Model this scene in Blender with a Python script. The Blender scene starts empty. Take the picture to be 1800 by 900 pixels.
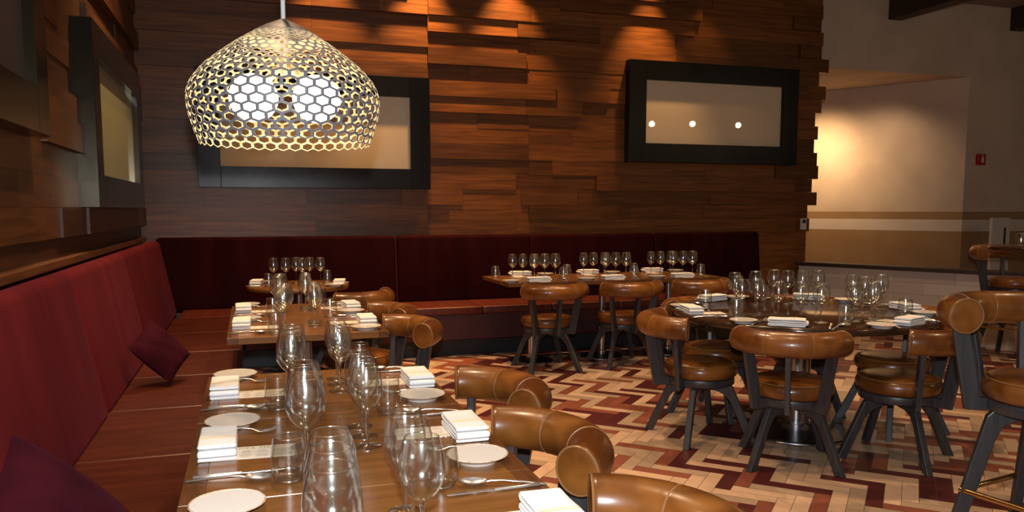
import bpy, bmesh, math, random
from mathutils import Vector, Matrix
PI = math.pi
R = math.radians
S = bpy.context.scene
COL = S.collection

# ------------------------------------------------------------------ camera
CAM_H = 1.37
cam = bpy.data.cameras.new('camera'); cam_o = bpy.data.objects.new('camera', cam); COL.objects.link(cam_o)
cam_o.location = (0, 0, CAM_H)
cam_o.rotation_euler = (R(90 - 5.467), 0, R(-18.21))
cam.sensor_width = 36; cam.lens = 36 * 1400 / 1800; cam.shift_y = 51 / 1800; cam.clip_start = .02
S.camera = cam_o
# ------------------------------------------------------------------ world, exposure
w = bpy.data.worlds.new('room_ambient'); S.world = w; w.use_nodes = True
w.node_tree.nodes['Background'].inputs[0].default_value = (1.0, .68, .40, 1)
w.node_tree.nodes['Background'].inputs[1].default_value = .17
S.view_settings.view_transform = 'Standard'; S.view_settings.look = 'None'
S.view_settings.exposure = 0.35; S.view_settings.gamma = 1; S.view_settings.use_curve_mapping = False
S.cycles.caustics_reflective = False; S.cycles.caustics_refractive = False
S.cycles.transparent_max_bounces = 64; S.cycles.max_bounces = 10; S.cycles.transmission_bounces = 10
S.cycles.sample_clamp_indirect = 4
S.cycles.use_denoising = True
# ------------------------------------------------------------------ lights of the room
WARM = (1.0, .56, .22); SOFT = (1.0, .68, .40)
def lamp(name, kind, loc, power, color, size=.05, aim=None, cone=60, blend=.5):
    l = bpy.data.lights.new(name, kind); l.energy = power; l.color = color
    l.shadow_soft_size = size
    if kind == 'SPOT': l.spot_size = R(cone); l.spot_blend = blend
    o = bpy.data.objects.new(name, l); COL.objects.link(o); o.location = loc
    if aim is not None:
        o.rotation_euler = (Vector(aim) - Vector(loc)).to_track_quat('-Z', 'Y').to_euler()
    return o
# the photographer's flash
lamp('camera_flash', 'POINT', (0.0, -.02, CAM_H + .16), 235, (.86, .93, 1.0), .025)
# wall washers in the ceiling along the plank walls
for x, p in ((.72, 190), (1.62, 250), (2.5, 230), (4.05, 150), (4.75, 22)):
    lamp('wall_washer', 'SPOT', (x, 7.45, 3.93), p, WARM, .03, (x, 7.58, 2.6), 60, .8)
for y, p in ((3.9, 70), (6.3, 90)):
    lamp('wall_washer', 'SPOT', (-.45, y, 3.93), p, WARM, .03, (-.6, y, 2.4), 66, .8)
# downlights over the dining floor
for x, y, p in ((3.0, 5.15, 125), (3.75, 4.85, 125), (1.45, 4.6, 135), (1.9, 2.6, 85), (4.6, 2.6, 60), (5.6, 5.4, 75), (7.2, 4.4, 85), (2.6, 6.2, 55), (-.15, 5.75, 190), (.05, 3.25, 200)):
    lamp('downlight', 'SPOT', (x, y, 3.93), p, SOFT, .05, (x, y, 0), 84, .6)
# hallway lamp behind the end of the plank wall
lamp('hallway_lamp', 'SPOT', (7.35, 9.45, 2.5), 70, (1.0, .66, .34), .08, (8.05, 9.85, 1.9), 125, 1.0)
lamp('hallway_added_fill', 'SPOT', (8.0, 8.6, 3.0), 34, (1.0, .68, .40), .1, (7.7, 9.1, 0), 150, 1.0)  # added fill light for the hallway, not a fixture there

# ------------------------------------------------------------------ material helpers
def nmat(name):
    m = bpy.data.materials.new(name); m.use_nodes = True
    nt = m.node_tree
    return m, nt, nt.nodes['Principled BSDF']
def mat(name, c, rough=.5, metal=0, c2=None, nscale=8, stretch=(1, 1, 1), bump=0, coat=0, sheen=0, sheen_c=None, spec=.5, detail=4, lo=.35, hi=.65):
    m, nt, b = nmat(name)
    b.inputs['Base Color'].default_value = (*c, 1); b.inputs['Roughness'].default_value = rough
    b.inputs['Metallic'].default_value = metal; b.inputs['Specular IOR Level'].default_value = spec
    if coat: b.inputs['Coat Weight'].default_value = coat; b.inputs['Coat Roughness'].default_value = .08
    if sheen:
        b.inputs['Sheen Weight'].default_value = sheen; b.inputs['Sheen Roughness'].default_value = .4
        if sheen_c: b.inputs['Sheen Tint'].default_value = (*sheen_c, 1)
    if c2 is not None or bump:
        tc = nt.nodes.new('ShaderNodeTexCoord'); mp = nt.nodes.new('ShaderNodeMapping'); nz = nt.nodes.new('ShaderNodeTexNoise')
        mp.inputs['Scale'].default_value = stretch; nz.inputs['Scale'].default_value = nscale; nz.inputs['Detail'].default_value = detail
        nt.links.new(tc.outputs['Object'], mp.inputs[0]); nt.links.new(mp.outputs[0], nz.inputs['Vector'])
        if c2 is not None:
            r = nt.nodes.new('ShaderNodeValToRGB'); r.color_ramp.elements[0].position = lo; r.color_ramp.elements[1].position = hi
            r.color_ramp.elements[0].color = (*c, 1); r.color_ramp.elements[1].color = (*c2, 1)
            nt.links.new(nz.outputs['Fac'], r.inputs[0]); nt.links.new(r.outputs[0], b.inputs['Base Color'])
        if bump:
            bp = nt.nodes.new('ShaderNodeBump'); bp.inputs['Strength'].default_value = bump; bp.inputs['Distance'].default_value = .004
            nt.links.new(nz.outputs['Fac'], bp.inputs['Height']); nt.links.new(bp.outputs[0], b.inputs['Normal'])
    return m
def plank_mat(name, dark, light, axis, rough=.42):
    # wood grain along one axis; each plank carries its own tone and grain offset in an attribute
    m, nt, b = nmat(name)
    N, L = nt.nodes.new, nt.links.new
    tc = N('ShaderNodeTexCoord'); at = N('ShaderNodeAttribute'); at.attribute_name = 'tone'
    ad = N('ShaderNodeVectorMath'); ad.operation = 'ADD'
    sc = N('ShaderNodeVectorMath'); sc.operation = 'SCALE'; sc.inputs['Scale'].default_value = 9
    L(at.outputs['Color'], sc.inputs[0]); L(tc.outputs['Object'], ad.inputs[0]); L(sc.outputs[0], ad.inputs[1])
    mp = N('ShaderNodeMapping'); mp.inputs['Scale'].default_value = (1.0, 1.0, 16) if axis != 'z' else (30, 30, 1.2)
    nz = N('ShaderNodeTexNoise'); nz.inputs['Scale'].default_value = 2.2; nz.inputs['Detail'].default_value = 7; nz.inputs['Distortion'].default_value = .6
    L(ad.outputs[0], mp.inputs[0]); L(mp.outputs[0], nz.inputs['Vector'])
    r = N('ShaderNodeValToRGB'); r.color_ramp.elements[0].position = .3; r.color_ramp.elements[1].position = .72
    r.color_ramp.elements[0].color = (*dark, 1); r.color_ramp.elements[1].color = (*light, 1)
    L(nz.outputs['Fac'], r.inputs[0])
    sp = N('ShaderNodeSeparateColor'); L(at.outputs['Color'], sp.inputs[0])
    mr = N('ShaderNodeMapRange'); mr.inputs['To Min'].default_value = .62; mr.inputs['To Max'].default_value = 1.3; L(sp.outputs[0], mr.inputs[0])
    mu = N('ShaderNodeVectorMath'); mu.operation = 'SCALE'; L(r.outputs[0], mu.inputs[0]); L(mr.outputs[0], mu.inputs['Scale'])
    L(mu.outputs[0], b.inputs['Base Color'])
    b.inputs['Roughness'].default_value = rough; b.inputs['Specular IOR Level'].default_value = .4
    bp = N('ShaderNodeBump'); bp.inputs['Strength'].default_value = .12; bp.inputs['Distance'].default_value = .003
    L(nz.outputs['Fac'], bp.inputs['Height']); L(bp.outputs[0], b.inputs['Normal'])
    return m
def clear_glass(name, lo=.07, hi=.95, tint=(.97, .98, .97)):
    # a thin blown wall: see-through, with reflections that grow towards grazing angles
    m, nt, b = nmat(name); nt.nodes.remove(b)
    N, L = nt.nodes.new, nt.links.new
    tr = N('ShaderNodeBsdfTransparent'); gl = N('ShaderNodeBsdfGlossy'); gl.inputs['Roughness'].default_value = .15; gl.inputs[0].default_value = (1, 1, 1, 1)
    lw = N('ShaderNodeLayerWeight'); lw.inputs[0].default_value = .5
    pw = N('ShaderNodeMath'); pw.operation = 'POWER'; pw.inputs[1].default_value = 4.5
    mr = N('ShaderNodeMapRange'); mr.inputs['To Min'].default_value = lo; mr.inputs['To Max'].default_value = hi
    cr = N('ShaderNodeValToRGB'); cr.color_ramp.elements[0].position = .55; cr.color_ramp.elements[1].position = 1
    cr.color_ramp.elements[0].color = (*tint, 1); cr.color_ramp.elements[1].color = (.62, .61, .60, 1)
    mx = N('ShaderNodeMixShader')
    L(lw.outputs['Facing'], pw.inputs[0]); L(pw.outputs[0], mr.inputs[0]); L(mr.outputs[0], mx.inputs[0])
    L(lw.outputs['Facing'], cr.inputs[0]); L(cr.outputs[0], tr.inputs[0])
    L(tr.outputs[0], mx.inputs[1]); L(gl.outputs[0], mx.inputs[2]); L(mx.outputs[0], nt.nodes['Material Output'].inputs[0])
    return m
def emis(name, c, s):
    m, nt, b = nmat(name)
    b.inputs['Base Color'].default_value = (*c, 1); b.inputs['Emission Color'].default_value = (*c, 1); b.inputs['Emission Strength'].default_value = s
    return m
M = {}
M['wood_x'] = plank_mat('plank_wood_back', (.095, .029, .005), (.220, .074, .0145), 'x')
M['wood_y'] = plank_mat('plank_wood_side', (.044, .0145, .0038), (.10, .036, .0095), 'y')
M['wood_dark'] = mat('dark_beam_wood', (.022, .012, .008), .5, c2=(.045, .024, .015), nscale=3, stretch=(20, 1, 20))
M['ledge'] = mat('ledge_wood', (.10, .036, .012), .4, c2=(.17, .065, .02), nscale=3, stretch=(20, 1, 20))
M['table'] = mat('table_walnut', (.15, .058, .014), .24, c2=(.25, .105, .027), nscale=3, stretch=(1.0, 12, 12), bump=.015, spec=.45, lo=.2, hi=.8)
M['table_edge'] = mat('table_edge_walnut', (.10, .038, .012), .25, c2=(.15, .060, .02), nscale=3, stretch=(12, 1.0, 12), bump=.015, spec=.45)
M['round_top'] = mat('dark_round_top', (.032, .014, .007), .13, c2=(.06, .027, .012), nscale=3, stretch=(1.2, 22, 22), spec=.5)
M['leather'] = mat('tan_leather', (.105, .029, .0045), .30, c2=(.25, .088, .016), nscale=6, bump=.05, coat=.15, lo=.38, hi=.64, detail=3)
M['leather_end'] = mat('tan_leather_end', (.17, .060, .013), .28, c2=(.30, .12, .034), nscale=9, bump=.05, coat=.2)
M['piping'] = mat('leather_piping', (.26, .12, .045), .35)
M['chair_wood'] = mat('charcoal_wood', (.030, .028, .030), .38, c2=(.046, .043, .045), nscale=4, stretch=(12, 12, 1))
M['steel_dark'] = mat('dark_steel', (.05, .05, .052), .3, .9)
M['black_metal'] = mat('black_metal', (.012, .012, .013), .3, .6)
M['chrome'] = mat('brushed_steel', (.5, .5, .52), .22, 1)
M['brass'] = mat('brass', (.72, .46, .18), .2, 1)
M['cutlery'] = mat('polished_cutlery', (.85, .84, .82), .27, .92)
M['frame_metal'] = mat('blackened_steel', (.020, .019, .019), .30, .85, c2=(.03, .028, .028), nscale=2, stretch=(1, 1, .2))
M['lamp_tinted_steel'] = mat('lamp_tinted_side_steel', (.040, .034, .024), .22, .9, c2=(.07, .058, .038), nscale=2, stretch=(1, 1, .2))  # warm tint puts the pendant's gold reflection into the steel's base colour
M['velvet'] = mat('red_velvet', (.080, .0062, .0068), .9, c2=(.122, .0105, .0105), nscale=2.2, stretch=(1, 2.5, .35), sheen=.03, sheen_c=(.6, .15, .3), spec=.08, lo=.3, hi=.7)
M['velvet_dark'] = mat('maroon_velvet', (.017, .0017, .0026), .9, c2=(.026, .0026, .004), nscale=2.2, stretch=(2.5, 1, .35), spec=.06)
M['pillow'] = mat('plum_velvet', (.026, .0022, .0055), .9, c2=(.042, .0036, .0085), nscale=7, sheen=.02, sheen_c=(.7, .25, .5), spec=.06)
M['seat_leather'] = mat('oxblood_leather', (.056, .0085, .0026), .38, c2=(.088, .0145, .0042), nscale=3, stretch=(1.2, 9, 4), bump=.05)
M['seat_leather_b'] = mat('oxblood_leather_back', (.085, .013, .006), .36, c2=(.12, .021, .010), nscale=3, stretch=(9, 1.2, 4), bump=.05)
M['seat_front'] = mat('maroon_seat_front', (.038, .0045, .005), .5, c2=(.055, .007, .007), nscale=3)
M['toekick'] = mat('black_plinth', (.012, .012, .015), .45)
M['china'] = mat('speckled_china', (.80, .76, .70), .16, c2=(.56, .48, .38), nscale=90, coat=.2, lo=.66, hi=.74)
M['china_rim'] = mat('china_brown_rim', (.42, .27, .15), .25, c2=(.7, .6, .48), nscale=60)
M['napkin'] = mat('white_cotton', (.80, .79, .77), .9, c2=(.86, .85, .83), nscale=120, bump=.08, spec=.2)
M['stripe'] = mat('yellow_thread', (.80, .52, .16), .9)
M['paper'] = mat('menu_paper', (.80, .70, .58), .8, spec=.2)
M['ink'] = mat('grey_ink', (.33, .28, .24), .8)
M['olive_ink'] = mat('olive_ink', (.30, .28, .03), .8)
M['glass'] = clear_glass('blown_glass')
M['tumbler_glass'] = clear_glass('tumbler_glass', .075, .95, (.95, .96, .95))
M['rim_glass'] = clear_glass('fire_polished_rim', .34, .95)
m_, nt_, b_ = nmat('solid_glass'); b_.inputs['Transmission Weight'].default_value = 1; b_.inputs['Roughness'].default_value = 0; b_.inputs['IOR'].default_value = 1.5
M['stem_glass'] = m_
M['shade_out'] = mat('shade_grey', (.15, .145, .16), .5)
M['cap_grey'] = mat('lamp_cap_grey', (.12, .095, .08), .55)
M['shade_in'] = mat('shade_cream', (.70, .60, .38), .6)
M['globe'] = emis('lit_opal_globe', (1.0, .84, .58), 6.5)
M['globe_far'] = emis('lit_small_globe', (1.0, .80, .50), 60)
M['white_plastic'] = mat('white_plastic', (.62, .60, .58), .4)
M['screen'] = mat('dark_screen', (.03, .02, .015), .2)
M['red_plastic'] = mat('red_plastic', (.42, .012, .012), .35)
M['gate_white'] = mat('white_gate_paint', (.62, .55, .48), .5)
M['plaster'] = mat('warm_plaster', (.58, .45, .34), .8, c2=(.66, .52, .40), nscale=2.5, bump=.03, spec=.2)
M['stripe_brown'] = mat('painted_brown_band', (.34, .20, .095), .75, c2=(.38, .23, .11), nscale=3, spec=.2)
M['stripe_pale'] = mat('painted_pale_band', (.66, .55, .46), .75, c2=(.70, .59, .50), nscale=3, spec=.2)
M['ceiling'] = mat('ceiling_paint', (.34, .27, .21), .9)
M['grout'] = mat('grout', (.10, .075, .06), .8)

def tile_mat():
    m, nt, b = nmat('herringbone_tile')
    N, L = nt.nodes.new, nt.links.new
    at = N('ShaderNodeAttribute'); at.attribute_name = 'tone'
    tc = N('ShaderNodeTexCoord'); nz = N('ShaderNodeTexNoise'); nz.inputs['Scale'].default_value = 26; nz.inputs['Detail'].default_value = 4
    mp = N('ShaderNodeMapping'); mp.inputs['Rotation'].default_value = (0, 0, R(45)); mp.inputs['Scale'].default_value = (1, .4, 1)
    L(tc.outputs['Object'], mp.inputs[0]); L(mp.outputs[0], nz.inputs['Vector'])
    mr = N('ShaderNodeMapRange'); mr.inputs['To Min'].default_value = .82; mr.inputs['To Max'].default_value = 1.18; L(nz.outputs['Fac'], mr.inputs[0])
    mu = N('ShaderNodeVectorMath'); mu.operation = 'SCALE'; L(at.outputs['Color'], mu.inputs[0]); L(mr.outputs[0], mu.inputs['Scale'])
    L(mu.outputs[0], b.inputs['Base Color']); b.inputs['Roughness'].default_value = .38; b.inputs['Specular IOR Level'].default_value = .4
    return m
def stone_mat():
    m, nt, b = nmat('pale_stone_courses')
    N, L = nt.nodes.new, nt.links.new
    at = N('ShaderNodeAttribute'); at.attribute_name = 'tone'
    L(at.outputs['Color'], b.inputs['Base Color']); b.inputs['Roughness'].default_value = .7
    return m
def panel_mat():
    m, nt, b = nmat('cream_glazed_panel')
    b.inputs['Base Color'].default_value = (.70, .56, .38, 1); b.inputs['Roughness'].default_value = .6
    b.inputs['Coat Weight'].default_value = 1; b.inputs['Coat Roughness'].default_value = .01
    return m
M['tile'] = tile_mat(); M['stone'] = stone_mat(); M['panel'] = panel_mat()
M['panel_green'] = mat('olive_glazed_panel', (.42, .40, .18), .5, coat=1)

# ------------------------------------------------------------------ mesh helpers
class MB:
    def __init__(s): s.v = []; s.f = []; s.m = []; s.c = []
    def add(s, vs, fs, mi=0, col=None):
        o = len(s.v); s.v += [tuple(p) for p in vs]
        for f in fs: s.f.append([o + i for i in f]); s.m.append(mi); s.c.append(col)
        return s
    def box(s, lo, hi, mi=0, T=None, col=None):
        x0, y0, z0 = lo; x1, y1, z1 = hi
        vs = [(x0, y0, z0), (x1, y0, z0), (x1, y1, z0), (x0, y1, z0), (x0, y0, z1), (x1, y0, z1), (x1, y1, z1), (x0, y1, z1)]
        if T is not None: vs = [T @ Vector(p) for p in vs]
        return s.add(vs, [(3, 2, 1, 0), (4, 5, 6, 7), (0, 1, 5, 4), (1, 2, 6, 5), (2, 3, 7, 6), (3, 0, 4, 7)], mi, col)
    def rings(s, rings, closed=True, caps=True, mi=0):
        n = len(rings[0]); o = len(s.v)
        for r in rings: s.v += [tuple(p) for p in r]
        for i in range(len(rings) - 1):
            for j in range(n if closed else n - 1):
                k = (j + 1) % n
                s.f.append([o + i * n + j, o + i * n + k, o + (i + 1) * n + k, o + (i + 1) * n + j]); s.m.append(mi); s.c.append(None)
        if caps:
            s.f.append([o + j for j in range(n)][::-1]); s.m.append(mi); s.c.append(None)
            s.f.append([o + (len(rings) - 1) * n + j for j in range(n)]); s.m.append(mi); s.c.append(None)
        return s
    def lathe(s, prof, n=32, mi=0, c=(0, 0), loop=False):
        rr = []
        for r, z in prof: rr.append([(c[0] + r * math.cos(2 * PI * j / n), c[1] + r * math.sin(2 * PI * j / n), z) for j in range(n)])
        if loop: rr.append(rr[0])
        return s.rings(rr, True, not loop, mi)
    def tube(s, pts, r, n=10, mi=0, closed=False):
        pts = [Vector(p) for p in pts]; rr = []; N = len(pts); up = None
        for i, p in enumerate(pts):
            if closed: t = pts[(i + 1) % N] - pts[i - 1]
            else: t = pts[min(i + 1, N - 1)] - pts[max(i - 1, 0)]
            t.normalize()
            if up is None: up = Vector((0, 0, 1)) if abs(t.z) < .9 else Vector((1, 0, 0))
            a = t.cross(up).normalized(); b = a.cross(t).normalized(); up = b
            q = r[i] if isinstance(r, (list, tuple)) else r
            rr.append([p + a * (q * math.cos(2 * PI * j / n)) + b * (q * math.sin(2 * PI * j / n)) for j in range(n)])
        if closed: rr.append(rr[0])
        return s.rings(rr, True, not closed, mi)
    def prism(s, poly, a, b, fn, mi=0):
        # poly in 2-D, extruded from a to b; fn(u, v, t) -> xyz
        n = len(poly)
        vs = [fn(u, v, a) for u, v in poly] + [fn(u, v, b) for u, v in poly]
        fs = [list(range(n))[::-1], [n + i for i in range(n)]] + [[i, (i + 1) % n, n + (i + 1) % n, n + i] for i in range(n)]
        return s.add(vs, fs, mi)
    def mesh(s, name, mats, smooth=40):
        me = bpy.data.meshes.new(name); me.from_pydata(s.v, [], s.f)
        for q in (mats if isinstance(mats, (list, tuple)) else [mats]): me.materials.append(q)
        me.polygons.foreach_set('material_index', s.m)
        if any(c is not None for c in s.c):
            at = me.attributes.new('tone', 'FLOAT_COLOR', 'CORNER'); buf = []
            for p, c in zip(me.polygons, s.c):
                buf += list(c or (1, 1, 1, 1)) * p.loop_total
            at.data.foreach_set('color', buf)
        bm = bmesh.new(); bm.from_mesh(me); bmesh.ops.recalc_face_normals(bm, faces=bm.faces); bm.to_mesh(me); bm.free()
        if smooth:
            me.polygons.foreach_set('use_smooth', [True] * len(me.polygons)); me.set_sharp_from_angle(angle=R(smooth))
        me.update(); return me
    def build(s, name, mats, parent=None, smooth=40, bevel=0, seg=2, label=None):
        o = bpy.data.objects.new(name, s.mesh(name, mats, smooth)); COL.objects.link(o)
        if parent: o.parent = parent
        if bevel:
            b = o.modifiers.new('edge', 'BEVEL'); b.width = bevel; b.segments = seg; b.limit_method = 'ANGLE'; b.angle_limit = R(50)
            b.harden_normals = False
        if label: o['label'] = label
        return o
def tag(o, label, cat, group=None):
    o['label'] = label; o['category'] = cat
    if group: o['group'] = group
    return o
def empty(name, loc=(0, 0, 0), rz=0):
    o = bpy.data.objects.new(name, None); COL.objects.link(o); o.location = loc; o.rotation_euler = (0, 0, rz); o.empty_display_size = .1
    return o
def struct(o): o['kind'] = 'structure'; return o
KIDS = {}
def children(o): return [c for c in o.children]
def copy_tree(o, parent=None):
    c = o.copy(); COL.objects.link(c)
    if parent: c.parent = parent
    for k in children(o): copy_tree(k, c)
    return c
class Kind:
    """first use moves the prototype itself, later uses copy it with its parts"""
    def __init__(s, proto): s.p = proto; s.used = False
    def put(s, loc, rz, label, cat, group=None, scale=None, tilt=None):
        if s.used: o = copy_tree(s.p)
        else: o = s.p; s.used = True
        o.location = loc; o.rotation_euler = (tilt[0], tilt[1], rz) if tilt else (0, 0, rz)
        if scale: o.scale = scale
        o['label'] = label; o['category'] = cat
        if group: o['group'] = group
        elif 'group' in o: del o['group']
        return o

rnd = random.Random(7)
# ================================================================== STRUCTURE
CEIL = 4.0
ROW = .1516
# ---- floor: herringbone tiles 0.30 x 0.075 at 45 degrees
fl = MB(); TL, TW, G = .3, .075, .0012
fl.add([(-1.2, -6, -.003), (13, -6, -.003), (13, 12, -.003), (-1.2, 12, -.003)], [(0, 1, 2, 3)], 1)
TONES = [(.62, .40, .255), (.42, .285, .185), (.245, .072, .040), (.085, .016, .015)]
c45 = math.sqrt(.5)
def tw(u, v): return (2.194 + c45 * (u + v), 3.683 + c45 * (v - u), 0)
def tile(u0, v0, du, dv):
    p = [tw(u0 + G, v0 + G), tw(u0 + du - G, v0 + G), tw(u0 + du - G, v0 + dv - G), tw(u0 + G, v0 + dv - G)]
    cx = sum(q[0] for q in p) / 4; cy = sum(q[1] for q in p) / 4
    if not (-.6 < cx < 12.0 and .3 < cy < 10.5): return
    if cx > cy * 1.6 + 1.2: return
    t = TONES[rnd.choices((0, 1, 2, 3), (.29, .22, .24, .25))[0]]; k = rnd.uniform(.9, 1.1)
    fl.add(p, [(0, 1, 2, 3)], 0, (t[0] * k, t[1] * k, t[2] * k, 1))
for i in range(-110, 130):
    for j in range(-26, 26):
        u, v = i * TW + j * TL, i * TW - j * TL
        tile(u, v, TL, TW); tile(u + TL, v + TW - TL, TW, TL)
struct(fl.build('floor', [M['tile'], M['grout']], smooth=0))

# ---- plank walls
Z0 = 1.41 - 9 * ROW
def plank_wall(name, mtl, fn, spans, z0, top, back, holes=(), ends=None, seed=1, forced=()):
    """fn(s, d, z): point on the wall, s along it, d out from it; planks are boxes of their own depth in one wall mesh"""
    q = random.Random(seed); b = MB(); a, e = spans; DEP = (.012, .014, .018, .02, .024, .04) if name == 'wall_back' else (.012, .02, .03, .045, .06)
    b.prism([(a, 0), (e, 0), (e, top), (a, top)], back, 0, lambda u, v, t: fn(u, t, v), 0)
    for i in range(4): pass
    k = 0; z = z0
    while z < .98: z += ROW; k += 1
    while z < top:
        z1 = min(z + ROW, top); cuts = [a]; s = a
        while s < e - .5:
            s += q.choice((.62, .9, 1.2, 1.6, 2.0)); cuts.append(min(s, e))
        for f in forced:
            if q.random() < .75: cuts.append(f)
        if cuts[-1] < e: cuts.append(e)
        cuts = sorted(set(round(c, 3) for c in cuts))
        cc = [cuts[0]]
        for c in cuts[1:]:
            if c - cc[-1] > .2 or c == cuts[-1]: cc.append(c)
        for s0, s1 in zip(cc, cc[1:]):
            d = q.choice(DEP)
            if ends and s1 >= e - 1e-6: s1 = e + ends[k % len(ends)]
            for (h0, h1, g0, g1, dd) in holes:
                if z + .02 > g0 and z1 - .02 < g1 and (s0 + s1) / 2 > h0 and (s0 + s1) / 2 < h1: d = dd
            if z < 1.16: d = min(d, .014)
            if callable(forced_depth):
                fd = forced_depth(name, (s0 + s1) / 2, (z + z1) / 2)
                if fd is not None: d = fd
            tone = (q.random(), q.random(), q.random(), 1)
            n0 = len(b.v)
            ring = [(s0 + .0008, z + .0006), (s1 - .0008, z + .0006), (s1 - .0008, z1 - .0006), (s0 + .0008, z1 - .0006)]
            vs = [fn(u, -.002, v) for u, v in ring] + [fn(u, d, v) for u, v in ring]
            b.add(vs, [(0, 1, 2, 3), (7, 6, 5, 4), (0, 4, 5, 1), (1, 5, 6, 2), (2, 6, 7, 3), (3, 7, 4, 0)], 0, tone)
        z += ROW; k += 1
    return struct(b.build(name, [mtl], smooth=0))
def forced_depth(name, s, z):
    if name == 'wall_back' and z > 2.3:
        r = round((z - (1.41 + ROW / 2)) / ROW)      # 0 = the row starting at z 1.41
        if 1.69 < s < 2.74: return {7: .055, 8: .025, 9: .065, 10: .03, 11: .07, 12: .095, 13: .06, 14: .09}.get(r)
        if s >= 2.74 and s < 3.8: return {8: .03, 9: .035, 10: .03, 11: .085, 12: .095, 13: .075, 14: .10}.get(r)
        if s <= 1.69: return {8: .03, 9: .03, 10: .05, 11: .03, 12: .075, 13: .10, 14: .07}.get(r)
        return None
    return None
WB = 7.80
# tooth lengths of the plank ends at the free end of the wall, from the floor upwards
TEETH = [.0, .0, .0, .0, .0, .0, .03, .02, -.02, .10, .0, .09, .06, .01, .09, .03, .14, .25, .08, .27, .09, .15, .05, .11, .10, .08, .08]
TEETH = [0, 0, 0, 0, 0, 0, .035, .03, .0, .12, .05, .11, .10, .06, .105, .06, .14, .19, .09, .205, .10, .14, .085, .12, .115, .095, .09]
plank_wall('wall_back', M['wood_x'], lambda s, d, z: (s, WB - d, z), (-1.0, 6.19), Z0, CEIL, -.3, ends=TEETH, seed=11, forced=(1.69, 2.74))
WL = -.93
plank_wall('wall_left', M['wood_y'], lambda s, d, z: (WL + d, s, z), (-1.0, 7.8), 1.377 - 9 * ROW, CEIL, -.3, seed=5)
# ---- plaster walls beyond
YF = 8.2; CX, CY = 8.98, 8.2
BANDS = [(0, 1.07, 1), (1.07, 1.225, 2), (1.225, 1.33, 1), (1.33, 3.08, 0)]
def band_wall(name, p0, p1, zs, out, depth=.2):
    b = MB(); dx, dy = out[0] * depth, out[1] * depth
    for z0, z1, mi in zs:
        b.add([(p0[0], p0[1], z0), (p1[0], p1[1], z0), (p1[0], p1[1], z1), (p0[0], p0[1], z1),
               (p0[0] + dx, p0[1] + dy, z0), (p1[0] + dx, p1[1] + dy, z0), (p1[0] + dx, p1[1] + dy, z1), (p0[0] + dx, p0[1] + dy, z1)],
              [(0, 1, 2, 3), (7, 6, 5, 4), (0, 4, 5, 1), (3, 2, 6, 7), (0, 3, 7, 4), (1, 5, 6, 2)], mi)
    return struct(b.build(name, [M['plaster'], M['stripe_brown'], M['stripe_pale']], smooth=0))
band_wall('wall_far', (CX, YF), (13, YF), BANDS + [(3.08, CEIL, 0)], (0, 1))
nx, ny = CX - .5 * 4.2, CY + .866 * 4.2
band_wall('wall_niche', (nx, ny), (CX, CY), BANDS, (.866, .5))
b = MB(); b.box((6.1, YF, 3.08), (CX, YF + .2, CEIL)); struct(b.build('wall_lintel', M['plaster'], smooth=0))
b = MB(); b.box((5.2, YF + .2, 3.08), (CX + .2, 12.2, 3.2)); struct(b.build('ceiling_niche', M['plaster'], smooth=0))
b = MB(); b.box((5.0, 8.11, 0), (5.2, 12.2, 3.2)); struct(b.build('wall_hall', M['plaster'], smooth=0))
b = MB(); b.box((13, -6, 0), (13.2, YF + .2, CEIL)); struct(b.build('wall_right', M['plaster'], smooth=0))
b = MB(); b.box((-1.3, -6, CEIL), (13.2, YF + .2, CEIL + .15)); struct(b.build('ceiling', M['ceiling'], smooth=0))
for i, (x, y1) in enumerate(((1.15, 7.69), (3.25, 7.69), (5.35, 7.69), (7.72, YF), (9.72, YF), (11.7, YF))):
    b = MB(); b.box((x - .1, -6, 3.71), (x + .1, y1, CEIL)); struct(b.build('trim_%d' % (i + 1), M['wood_dark'], smooth=0, bevel=.006)); 
# ---- low stone wall with a dark wood cap
P0 = Vector((6.02, 7.69, 0)); P1 = Vector((7.03, 5.72, 0)); D = (P1 - P0).normalized(); Nn = Vector((D.y, -D.x, 0))
if Nn.x > 0: Nn = -Nn
LW = (P1 - P0).length
b = MB(); q = random.Random(3); z = 0
def lw(s, d, z): return P0 + D * s - Nn * d + Vector((0, 0, z))
b.prism([(0, 0), (LW, 0), (LW, .72), (0, .72)], .004, .16, lambda u, v, t: lw(u, t, v), 0); b.c = [(.2, .17, .14, 1)] * len(b.f)
while z < .71:
    s = 0; h = .12
    while s < LW:
        e = min(LW, s + q.choice((.3, .45, .6))); k = q.uniform(.78, 1.1)
        b.prism([(s + .001, z + .001), (e - .001, z + .001), (e - .001, z + h - .001), (s + .001, z + h - .001)], 0, .02, lambda u, v, t: lw(u, t, v), 0)
        for i in range(len(b.f) - len(b.c) if len(b.c) < len(b.f) else 0): b.c.append(None)
        b.c[-6:] = [(.62 * k, .50 * k, .40 * k, 1)] * 6
        s = e
    z += h
struct(b.build('wall_low', M['stone'], smooth=0))
b = MB(); b.prism([(-.03, .72), (LW + .03, .72), (LW + .03, .762), (-.03, .762)], -.035, .20, lambda u, v, t: lw(u, t, v), 0)
struct(b.build('trim_7', M['wood_dark'], smooth=0, bevel=.004))
# ---- ledge behind the left bench
b = MB(); b.box((WL, -1, 1.085), (-.868, 7.7, 1.125)); struct(b.build('trim_8', M['ledge'], smooth=0, bevel=.004))

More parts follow.
